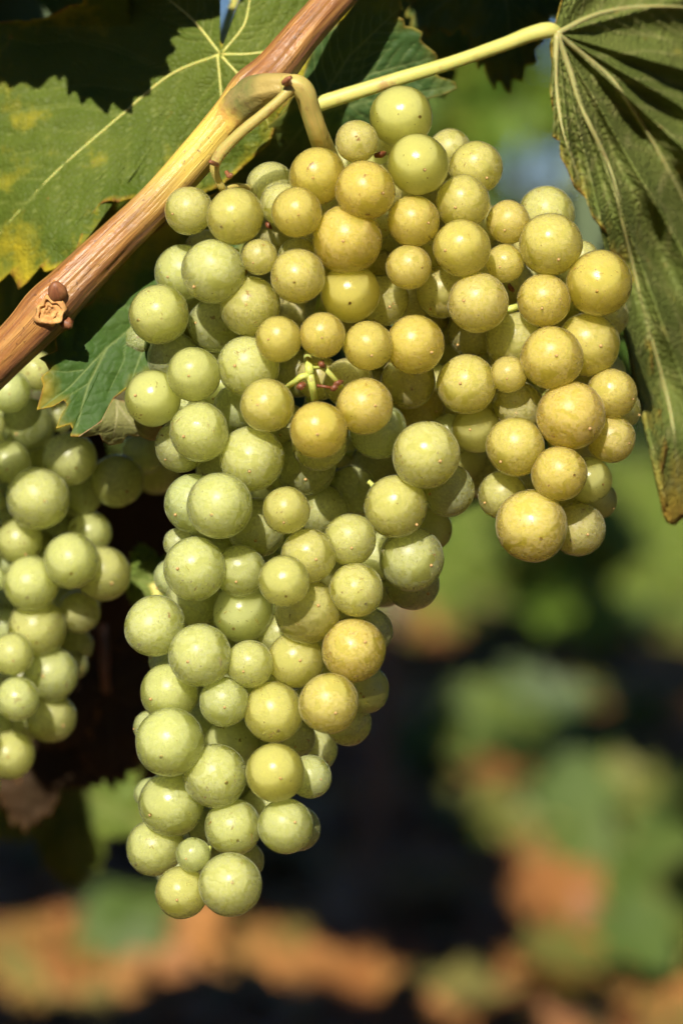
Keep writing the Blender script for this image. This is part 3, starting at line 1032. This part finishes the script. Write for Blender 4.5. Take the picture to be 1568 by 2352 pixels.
generic_leaf('green leaf in shade behind the upper bunch', P(640, 420, .105), Vector((-0.3, 0.2, -1)), Vector((0, -1, .2)), 0.06, M_LEAFC, 20, curl=.1)
generic_leaf('green leaf behind the cane at the left edge', P(40, 560, .11), Vector((-0.1, 0.1, -1)), Vector((0, -1, .3)), 0.05, M_LEAF, 21, curl=.1)

# ---------------------------------------------------------------- the cane
cane_root = empty('vine_cane', P(115, 700, 0.022), 'thick orange brown woody cane running diagonally above the bunch', 'cane')
cp = [PT(-330, 1140, 0.030, 47), PT(-160, 985, 0.027, 46), PT(-20, 845, 0.024, 49), PT(60, 765, 0.022, 52), PT(112, 708, 0.021, 58), PT(165, 655, 0.021, 52), PT(260, 560, 0.022, 46), PT(360, 462, 0.022, 44), PT(460, 350, 0.022, 44), PT(530, 268, 0.022, 47),
      PT(578, 212, 0.022, 55), PT(630, 160, 0.023, 48), PT(700, 75, 0.025, 43), PT(780, -15, 0.028, 42), PT(900, -150, 0.032, 42), PT(1050, -320, 0.04, 41)]
cpath = catmull(cp, 10)
cv, cf, cal, car = tube_data(cpath, 48, 0.09, 2)
yl, away_sun = [], []
for i, p in enumerate(cv):
    c = Vector(cpath[i // 48, :3])
    q = project(c)
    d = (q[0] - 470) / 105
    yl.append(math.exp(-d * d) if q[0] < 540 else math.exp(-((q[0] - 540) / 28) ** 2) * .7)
    nrm = (p - c).normalized()
    away_sun.append(min(1, max(0, -nrm.dot(Vector((-.60, -.50, .62))) * 1.9 + 0.35)))  # painted shade: grows where the bark faces away from the sun
mesh_obj('wood', cv, cf, M_CANE, cane_root, True, {'along': cal, 'around': car, 'yellow': yl, 'under': away_sun})


def lathe(name, base, axis, prof, mat, parent, seg=16, wob=0.0, seed=0):
    ax = axis.normalized()
    t = ax.orthogonal().normalized()
    b_ = ax.cross(t)
    V, F = [], []
    for j, (h, r) in enumerate(prof):
        for k in range(seg):
            a = 2 * math.pi * k / seg
            rr = r * (1 + wob * mnoise.noise(Vector((math.cos(a) * 1.6 + seed, math.sin(a) * 1.6, h * 500))))
            V.append(base + ax * h + (t * math.cos(a) + b_ * math.sin(a)) * rr)
    for j in range(len(prof) - 1):
        for k in range(seg):
            k2 = (k + 1) % seg
            F.append((j * seg + k, j * seg + k2, (j + 1) * seg + k2, (j + 1) * seg + k))
    F.append(tuple(range(seg - 1, -1, -1)))
    F.append(tuple((len(prof) - 1) * seg + k for k in range(seg)))
    n = len(V)
    return mesh_obj(name, V, F, mat, parent, True, {'along': [0.0] * n, 'around': [(i % seg) / seg for i in range(n)]})


px = MPX
lathe('bud', P(134, 676, .0150), Vector((-.10, -.75, .62)), [(0, 22 * px), (8 * px, 23 * px), (18 * px, 21 * px), (28 * px, 17 * px), (37 * px, 10 * px), (42 * px, 3 * px)], M_BUD, cane_root, 18, .22, 4)
ls = lathe('leaf_scar', P(115, 716, .0143), Vector((-.05, -.93, .05)), [(-10 * px, 33 * px), (3 * px, 34 * px), (9 * px, 30 * px), (7 * px, 26 * px), (1 * px, 23 * px), (-1 * px, 20 * px), (5 * px, 16 * px), (3 * px, 12 * px), (-3 * px, 8 * px), (-7 * px, 3 * px)], M_SCARW, cane_root, 40, .55, 2)
lathe('torn_bark', P(154, 742, .0165), Vector((.5, -.7, -.5)), [(-4 * px, 14 * px), (5 * px, 15 * px), (12 * px, 10 * px), (18 * px, 4 * px)], M_BUD, cane_root, 12, .5, 8)
# ---------------------------------------------------------------- grapes
# u, v, r (plan units), order from front (0) to back
MAIN = [(921, 268, 71, 2), (819, 325, 49, 2), (888, 312, 45, 4), (960, 378, 71, 1), (1032, 345, 50, 4), (1092, 385, 62, 2), (838, 438, 69, 1), (730, 404, 66, 2), (622, 428, 57, 4), (434, 484, 56, 2), (540, 497, 65, 1),
        (648, 470, 51, 3), (681, 488, 58, 1), (797, 551, 80, 1), (949, 508, 60, 2), (1062, 465, 63, 1), (1060, 570, 66, 0), (1167, 510, 51, 2), (1254, 492, 65, 4), (1264, 561, 73, 1), (1159, 605, 45, 2), (1097, 695, 70, 0), (1248, 690, 62, 1),
        (1375, 650, 76, 1), (1335, 590, 38, 5), (938, 614, 52, 2), (684, 634, 63, 1), (596, 590, 42, 1), (685, 592, 48, 3), (490, 624, 75, 1), (474, 578, 50, 4), (420, 625, 64, 3), (574, 704, 70, 1), (805, 673, 69, 1), (880, 690, 60, 3), (1015, 670, 62, 3),
        (366, 722, 68, 2), (331, 780, 54, 5), (497, 745, 66, 4), (398, 820, 60, 4), (445, 860, 63, 1), (352, 914, 66, 1), (640, 779, 54, 0), (740, 770, 53, 0), (845, 794, 57, 1), (570, 842, 71, 2), (953, 792, 69, 2), (1180, 783, 67, 3),
        (1350, 792, 74, 2), (1267, 822, 73, 0), (1167, 860, 43, 1), (1085, 765, 58, 4), (1071, 883, 69, 1), (1403, 904, 58, 1), (1310, 955, 80, 0), (1402, 1008, 56, 2), (1190, 935, 60, 3), (1093, 985, 57, 3), (1183, 1026, 69, 1),
        (1283, 1088, 64, 0), (1350, 1102, 54, 3), (1220, 1208, 83, 1), (1327, 1215, 63, 3), (1153, 1137, 57, 3), (1374, 1150, 44, 5), (1396, 855, 41, 5), (1424, 942, 48, 5), (1385, 725, 55, 5), (614, 931, 62, 1), (837, 933, 66, 1),
        (731, 988, 66, 0), (733, 1018, 64, 3), (458, 992, 69, 1), (578, 1053, 75, 1), (545, 935, 55, 4), (868, 988, 66, 4), (936, 876, 63, 4), (978, 1045, 78, 1), (1030, 1000, 50, 4), (1028, 1126, 62, 3), (908, 1163, 74, 1),
        (945, 1284, 75, 3), (946, 1338, 64, 4), (984, 1215, 52, 5), (702, 1068, 70, 4), (740, 1170, 60, 5), (805, 1125, 58, 5), (657, 1172, 55, 1), (505, 1161, 76, 0), (445, 1157, 69, 2), (417, 1024, 61, 3), (496, 1082, 46, 4),
        (590, 1212, 68, 3), (708, 1277, 64, 2), (803, 1240, 61, 2), (447, 1306, 74, 1), (552, 1311, 60, 1), (653, 1334, 59, 0), (818, 1355, 62, 1), (706, 1404, 76, 2), (558, 1406, 69, 2), (445, 1378, 65, 3), (356, 1438, 69, 2), (850, 1450, 53, 3),
        (460, 1506, 73, 1), (573, 1525, 55, 1), (680, 1515, 66, 2), (812, 1493, 74, 1), (837, 1583, 57, 3), (388, 1590, 68, 2), (515, 1612, 58, 1), (628, 1635, 69, 1), (755, 1616, 70, 0), (800, 1660, 54, 4), (718, 1720, 55, 5),
        (390, 1705, 79, 1), (345, 1670, 40, 4), (532, 1712, 66, 3), (680, 1695, 46, 4), (494, 1782, 74, 1), (632, 1775, 68, 1), (712, 1784, 50, 3), (395, 1846, 75, 2), (346, 1822, 36, 4), (535, 1900, 65, 1), (655, 1897, 64, 2), (686, 1902, 50, 4),
        (357, 1946, 65, 2), (444, 1963, 40, 1), (529, 2032, 73, 1), (417, 2050, 61, 2), (476, 1902, 45, 4), (564, 1976, 43, 4), (411, 1247, 36, 4), (396, 1327, 44, 4), (385, 1516, 45, 4), (868, 612, 40, 4), (760, 490, 38, 5), (868, 512, 40, 5), (800, 880, 58, 5)]
SECOND = [(23, 899, 46, 1), (85, 852, 42, 3), (64, 975, 58, 3), (-18, 975, 28, 0), (136, 957, 34, 4), (20, 1062, 48, 2), (161, 1054, 58, 1), (269, 1104, 58, 1), (88, 1144, 68, 0), (330, 1042, 46, 4), (358, 1080, 52, 5), (190, 1138, 42, 3),
          (207, 1223, 46, 3), (-12, 1150, 26, 2), (44, 1242, 51, 1), (164, 1288, 60, 0), (72, 1340, 60, 0), (237, 1318, 60, 2), (-10, 1330, 26, 1), (182, 1406, 46, 3), (86, 1440, 63, 1), (29, 1502, 46, 0), (118, 1548, 59, 1), (41, 1605, 47, 0),
          (118, 1648, 55, 2), (172, 1528, 30, 4), (24, 1734, 53, 3), (168, 1480, 42, 5), (-60, 1070, 55, 1), (-70, 1240, 55, 1), (-60, 1430, 56, 1), (-55, 1580, 52, 1), (-60, 1700, 52, 2), (-50, 1800, 50, 4), (-70, 940, 55, 1), (-5, 1665, 34, 3)]


def ico(sub):
    import bmesh
    bm = bmesh.new()
    bmesh.ops.create_icosphere(bm, subdivisions=sub, radius=1)
    V = np.array([v.co[:] for v in bm.verts])
    F = [tuple(v.index for v in f.verts) for f in bm.faces]
    bm.free()
    return V, F


IV, IF = ico(4)
GM = []
for k in range(8):
    V2 = []
    for v in IV:
        q = Vector(v)
        f = 1 + 0.022 * mnoise.noise(q * 1.1 + Vector((k * 9.1, 0, 0))) + 0.006 * mnoise.noise(q * 3 + Vector((k * 5.1, 3, 0)))
        pole = math.exp(-((1 + v[2]) / .05))           # shallow dimple at the stalk
        q2 = q * f
        q2.z *= 0.985 + 0.02 * (k % 3)
        q2 *= 1 - 0.05 * pole
        V2.append(q2)
    me = bpy.data.meshes.new('grape_skin')
    me.from_pydata([v[:] for v in V2], [], IF)
    me.polygons.foreach_set('use_smooth', [True] * len(me.polygons))
    me.materials.append(M_GRAPE)
    GM.append(me)


def small_mesh(name, V, F, mat, n):
    me = bpy.data.meshes.new(name)
    me.from_pydata([tuple(v) for v in V], [], F)
    me.polygons.foreach_set('use_smooth', [True] * len(me.polygons))
    for kk in ('along', 'around'):
        me.attributes.new(kk, 'FLOAT', 'POINT')
    me.materials.append(mat)
    return me


pv, pf, _, _ = tube_data(catmull([(0, 0, -.93, .16), (0.01, 0, -1.0, .17), (0.03, 0, -1.08, .10), (.05, 0, -1.16, .075), (.08, 0.03, -1.27, .080)], 3), 8)
PEDM = small_mesh('pedicel', pv, pf, M_RACH, 0)
sv, sf, _, _ = tube_data([(0, 0, .96, .055), (0, 0, 1.0, .056), (0, 0, 1.03, .036), (0, 0, 1.04, .008)], 8)
SCM = small_mesh('style_scar', sv, sf, M_SCAR, 0)


def solve(lst, z0, k=0.93, layer=0.003):
    """push each grape back until it only touches those in front of it"""
    order = sorted(range(len(lst)), key=lambda i: lst[i][3])
    done = []
    Z = {}
    for i in order:
        u, v, r, L = lst[i]
        z = z0(u, v) + layer * L
        for j in done:
            a, b_, r2, L2 = lst[j]
            d2 = (u - a) ** 2 + (v - b_) ** 2
            lim = (k * (r + r2)) ** 2
            if d2 < lim:
                z = max(z, Z[j] + math.sqrt(lim - d2) * MPX * ((1.0 if L >= 3 else 0.86) if L2 < L else 0.6) + (0, 0, 0, .003, .006, .010)[L] * (L2 < 3))
        Z[i] = z
        done.append(i)
    return [(*lst[i][:4], Z[i]) for i in range(len(lst))]


SV4, SF4 = ico(4)
VAR = []
for k in range(10):
    VAR.append(np.array([1 + 0.030 * mnoise.noise(Vector(v) * 1.1 + Vector((k * 9.1, 0, 0))) + 0.008 * mnoise.noise(Vector(v) * 3 + Vector((k * 5.1, 3, 0))) for v in SV4]))


def pressed_mesh(c, rr, q, near, k, rng):
    rad = VAR[k] * rr
    W = SV4 @ np.array(q.to_matrix()).T            # directions in the place
    for c2, r2 in near:
        dv = np.array(c2 - c)
        d = np.linalg.norm(dv)
        if d < 1e-6 or d > (rr + r2):
            continue
        h = (d * d + rr * rr - r2 * r2) / (2 * d)
        if h < rr * .55:
            continue
        cs = W @ (dv / d)
        lim = np.where(cs > .05, h / np.maximum(cs, .05), 1e3)
        e = rr * .035
        hh = np.clip(.5 + .5 * (rad - lim) / e, 0, 1)     # smooth minimum
        rad = rad * (1 - hh) + lim * hh - e * hh * (1 - hh)
    st = rng.uniform(.95, 1.08)
    V = SV4 * (rad / rr)[:, None] * np.array([1, 1, st])
    V = V * (1 - .05 * np.exp(-(1 + SV4[:, 2]) / .05))[:, None]
    me = bpy.data.meshes.new('grape_skin')
    me.from_pydata(V.tolist(), [], SF4)
    me.polygons.foreach_set('use_smooth', [True] * len(me.polygons))
    me.materials.append(M_GRAPE)
    return me


def build_bunch(lst, root, axis, tone, seed, fillers):
    rng = random.Random(seed)
    # grapes deep inside the bunch, behind those one sees
    allg = list(lst)
    tries = 0
    added = 0
    while added < fillers and tries < 4000:
        tries += 1
        b_ = rng.choice(lst)
        u, v, r = b_[0] + rng.gauss(0, 35), b_[1] + rng.gauss(0, 35), rng.uniform(46, 62)
        ok = True
        for a in range(12):
            uu, vv = u + math.cos(a * .5236) * (r + 2), v + math.sin(a * .5236) * (r + 2)
            if not any((uu - g[0]) ** 2 + (vv - g[1]) ** 2 < (g[2] - 1) ** 2 for g in lst):
                ok = False
                break
        if not ok:
            continue
        z = 0
        for g in allg:
            d2 = (u - g[0]) ** 2 + (v - g[1]) ** 2
            lim = (0.9 * (r + g[2])) ** 2
            if d2 < lim:
                z = max(z, g[4] + math.sqrt(lim - d2) * MPX)
        if z > root['zmax']:
            continue
        allg.append((u, v, r, 6, z))
        added += 1
    us = [g[0] for g in lst]
    vs = [g[1] for g in lst]
    gaps = []
    for gu in range(int(min(us)), int(max(us)), 10):
        for gv in range(int(min(vs)), int(max(vs)), 10):
            if any((gu - g[0]) ** 2 + (gv - g[1]) ** 2 < g[2] ** 2 for g in allg):
                continue
            near = [g for g in lst if (gu - g[0]) ** 2 + (gv - g[1]) ** 2 < 260 ** 2]
            hit = 0
            for a in range(12):
                ca, sa = math.cos(a * .5236), math.sin(a * .5236)
                if any((gu + ca * t - g[0]) ** 2 + (gv + sa * t - g[1]) ** 2 < g[2] ** 2 for t in (20, 45, 70, 95) for g in near):
                    hit += 1
            if hit == 12:
                gaps.append((gu, gv))
    while gaps:
        gu, gv = gaps[len(gaps) // 2]
        r = rng.uniform(50, 62)
        z = 0
        for g in allg:
            d2 = (gu - g[0]) ** 2 + (gv - g[1]) ** 2
            lim = (0.88 * (r + g[2])) ** 2
            if d2 < lim:
                z = max(z, g[4] + math.sqrt(lim - d2) * MPX * .75)
        allg.append((gu, gv, r, 6, min(z, root['zmax'] + .02)))
        gaps = [p for p in gaps if (p[0] - gu) ** 2 + (p[1] - gv) ** 2 > (r * .9) ** 2]
    print('grapes', len(allg))
    pos = [(P(g[0], g[1], g[4]), g[2] * S * (D + g[4])) for g in allg]
    for i, (u, v, r, L, z) in enumerate(allg):
        c = P(u, v, z)
        rr = r * S * (D + z)
        ax = axis(u, v)
        out = (c - ax)
        out = out.normalized() + Vector((rng.gauss(0, .35), rng.gauss(0, .25) - .55, rng.gauss(0, .35) - .25))
        q = out.normalized().to_track_quat('Z', 'Y') @ Quaternion((0, 0, 1), rng.uniform(0, 6.28))
        me = pressed_mesh(c, rr, q, [p for j, p in enumerate(pos) if j != i and (p[0] - c).length < rr + p[1]], rng.randrange(10), rng) if L < 6 else GM[rng.randrange(len(GM))]
        o = bpy.data.objects.new('grape', me)
        COL.objects.link(o)
        o.parent = root
        o.location = c - root.location
        o.rotation_mode = 'QUATERNION'
        o.rotation_quaternion = q
        o.scale = (rr, rr, rr)
        rp, bl = tone(u, v, L, rng)
        o.color = (rp, bl, rng.random(), 1)
        for nm, me in (('pedicel', PEDM), ('style_scar', SCM)):
            s_ = bpy.data.objects.new(nm, me)
            COL.objects.link(s_)
            s_.parent = o


def cl(x, a=0.0, b=1.0):
    return max(a, min(b, x))


def main_z(u, v):
    # bunch bulges towards us along its axis, shoulder at right a little further back
    ax = 700 - 0.10 * (v - 900)
    w_ = 420 if v < 1100 else 240
    return 0.014 * cl(abs(u - ax) / w_) ** 2 + 0.004 * cl((400 - v) / 200)


def main_axis(u, v):
    if u > 990 and v > 420:
        return P(1230, v - 40, 0.045)
    a = 730 if v < 900 else 730 - (v - 900) * 0.22
    return P(a, v - 40, 0.045)


def main_tone(u, v, L, rng):
    if v < 960 or u > 1060:
        rp = 0.25 + 0.50 * cl((u - 440) / 300)
        if u > 1060:
            rp = 0.70
        if v < 400:
            rp = 0.45
    else:
        rp = 0.10 + 0.28 * cl((u - 520) / 260)
        if u > 860:
            rp = 0.22
    if u < 640 and 820 < v:
        rp = min(rp, 0.16)
    for a, c, t in ((812, 1493, .62), (755, 1616, .66), (731, 988, .85), (837, 933, .8), (733, 1018, .6), (614, 931, .5), (628, 1635, .35)):
        if abs(u - a) < 6 and abs(v - c) < 6:
            rp = t
    if L >= 3:
        rp *= 0.6
    rp = cl(rp + rng.gauss(0, .07))
    bl = cl(rng.uniform(.6, 1.05) + (0.25 if L >= 3 else 0), 0, 1.2) if rng.random() > .09 else rng.uniform(.2, .45)
    return rp, bl


main = solve(MAIN, main_z)
print('main depth range mm', min(g[4] for g in main) * 1e3, max(g[4] for g in main) * 1e3)
rootM = empty('grape_bunch', P(748, 345, 0.02), 'large golden green grape bunch hanging in front below the cane', 'grapes')
rootM['zmax'] = 0.085
build_bunch(main, rootM, main_axis, main_tone, 21, 50)
del rootM['zmax']

SECOND = [(a, b_, r * 1.07, L) for a, b_, r, L in SECOND]
second = solve(SECOND, lambda u, v: 0.062 + 0.02 * cl((u - 120) / 250) ** 2)
rootS = empty('grape_bunch', P(40, 840, 0.08), 'blurred pale green grape bunch behind at the left edge', 'grapes')
rootS['zmax'] = 0.13
build_bunch(second, rootS, lambda u, v: P(40, v - 40, 0.11), lambda u, v, L, r: (cl(.10 + r.gauss(0, .08)), r.uniform(.6, 1.0)), 22, 10)
del rootS['zmax']

# stalks of the main bunch
tube('peduncle', [PT(505, 300, .0225, 40), PT(545, 256, .0200, 46), PT(575, 226, .0160, 46), PT(606, 208, .0110, 38), PT(638, 199, .007, 31), PT(668, 196, .005, 26)], M_NODE, rootM, 32, .16, 5, n=12)
tube('peduncle', [PT(650, 196, .004, 22), PT(680, 194, .003, 24), PT(700, 212, .004, 25), PT(712, 250, .007, 24), PT(728, 300, .012, 24), PT(750, 360, .022, 26), PT(770, 430, .034, 24)], M_PED, rootM, 24, .11, 6, n=10)
tube('side_stem', [PT(668, 200, -.001, 13), PT(650, 222, -.001, 12), PT(600, 266, .000, 12.5), PT(545, 312, .002, 13), PT(505, 355, .004, 13), PT(493, 385, .005, 11), PT(500, 412, .007, 9), PT(514, 436, .010, 9), PT(545, 470, .022, 8)], M_PED, rootM, 12, .10, 7, n=7)
tube('side_stem', [PT(514, 434, .012, 7), PT(545, 428, .016, 8), PT(580, 435, .03, 8)], M_PED, rootM, 10)
tube('dry_stub', [PT(498, 378, .003, 6), PT(488, 374, .000, 6), PT(482, 370, -.001, 4)], M_BUD, rootM, 8)
tube('dry_stub', [PT(520, 395, .006, 5), PT(527, 405, .004, 6), PT(532, 400, .003, 4)], M_BUD, rootM, 8)
tube('dry_stub', [PT(664, 192, -.001, 8), PT(655, 188, -.004, 9), PT(668, 178, -.006, 5)], M_BUD, rootM, 10, .2)
tube('rachis', [PT(760, 400, .03, 22), PT(770, 520, .045, 18), PT(740, 700, .045, 15), PT(715, 900, .045, 13), PT(680, 1150, .045, 12), PT(600, 1450, .042, 10), PT(520, 1750, .040, 8), PT(470, 2000, .036, 5)], M_RACH, rootM, 10, .08, 2)
tube('rachis', [PT(765, 470, .04, 14), PT(950, 560, .05, 12), PT(1120, 680, .050, 11), PT(1220, 860, .048, 9), PT(1270, 1050, .044, 7), PT(1280, 1180, .04, 5)], M_RACH, rootM, 10, .08, 3)
# the bare forked stalk in the middle of the bunch, with brown stubs of lost berries
fz = .006
tube('bare_stalk', [PT(706, 815, .032, 10), PT(709, 838, fz, 10), PT(712, 862, fz - .002, 10), PT(718, 888, fz - .002, 9.5), PT(723, 925, fz + .004, 9)], M_RACH, rootM, 12, .12, 1)
tube('bare_stalk', [PT(712, 862, fz - .002, 8), PT(692, 866, fz - .003, 8), PT(676, 878, fz - .001, 7), PT(655, 890, fz + .005, 7)], M_RACH, rootM, 10, .1, 2)
tube('bare_stalk', [PT(712, 845, fz, 7), PT(738, 842, fz - .003, 7), PT(758, 860, fz - .003, 6), PT(775, 880, fz, 6), PT(790, 895, fz + .006, 6)], M_RACH, rootM, 10, .1, 3)
tube('bare_stalk', [PT(720, 885, fz, 4), PT(745, 888, fz - .002, 3.5), PT(768, 892, fz, 4)], M_STUB, rootM, 8)
for (u, v, a, c) in ((735, 832, 744, 842), (683, 890, 700, 882), (768, 882, 785, 876), (762, 895, 776, 884), (862, 358, 884, 352)):
    z_ = fz - .005 if v > 500 else .012
    tube('dry_stub', [PT(u, v, z_, 5), PT((u * .6 + a * .4), (v * .6 + c * .4), z_ - .001, 7.5), PT((u * .2 + a * .8), (v * .2 + c * .8), z_, 6), PT(a, c, z_ + .001, 4)], M_STUB, rootM, 9, .5, int(u))
tube('bare_stalk', [PT(1140, 716, .03, 8), PT(1170, 709, .024, 8), PT(1205, 700, .03, 7)], M_RACH, rootM, 10, .1, 4)
for (u, v) in ((612, 518), (1168, 662)):
    tube('bare_stalk', [PT(u, v - 8, .035, 4), PT(u + 4, v, .028, 6), PT(u + 10, v + 6, .032, 4)], M_STUB, rootM, 8, .2, int(v))
tube('rachis', [PT(40, 830, .09, 14), PT(45, 1000, .11, 12), PT(60, 1300, .11, 9), PT(50, 1700, .10, 6)], M_RACH, rootS, 10)
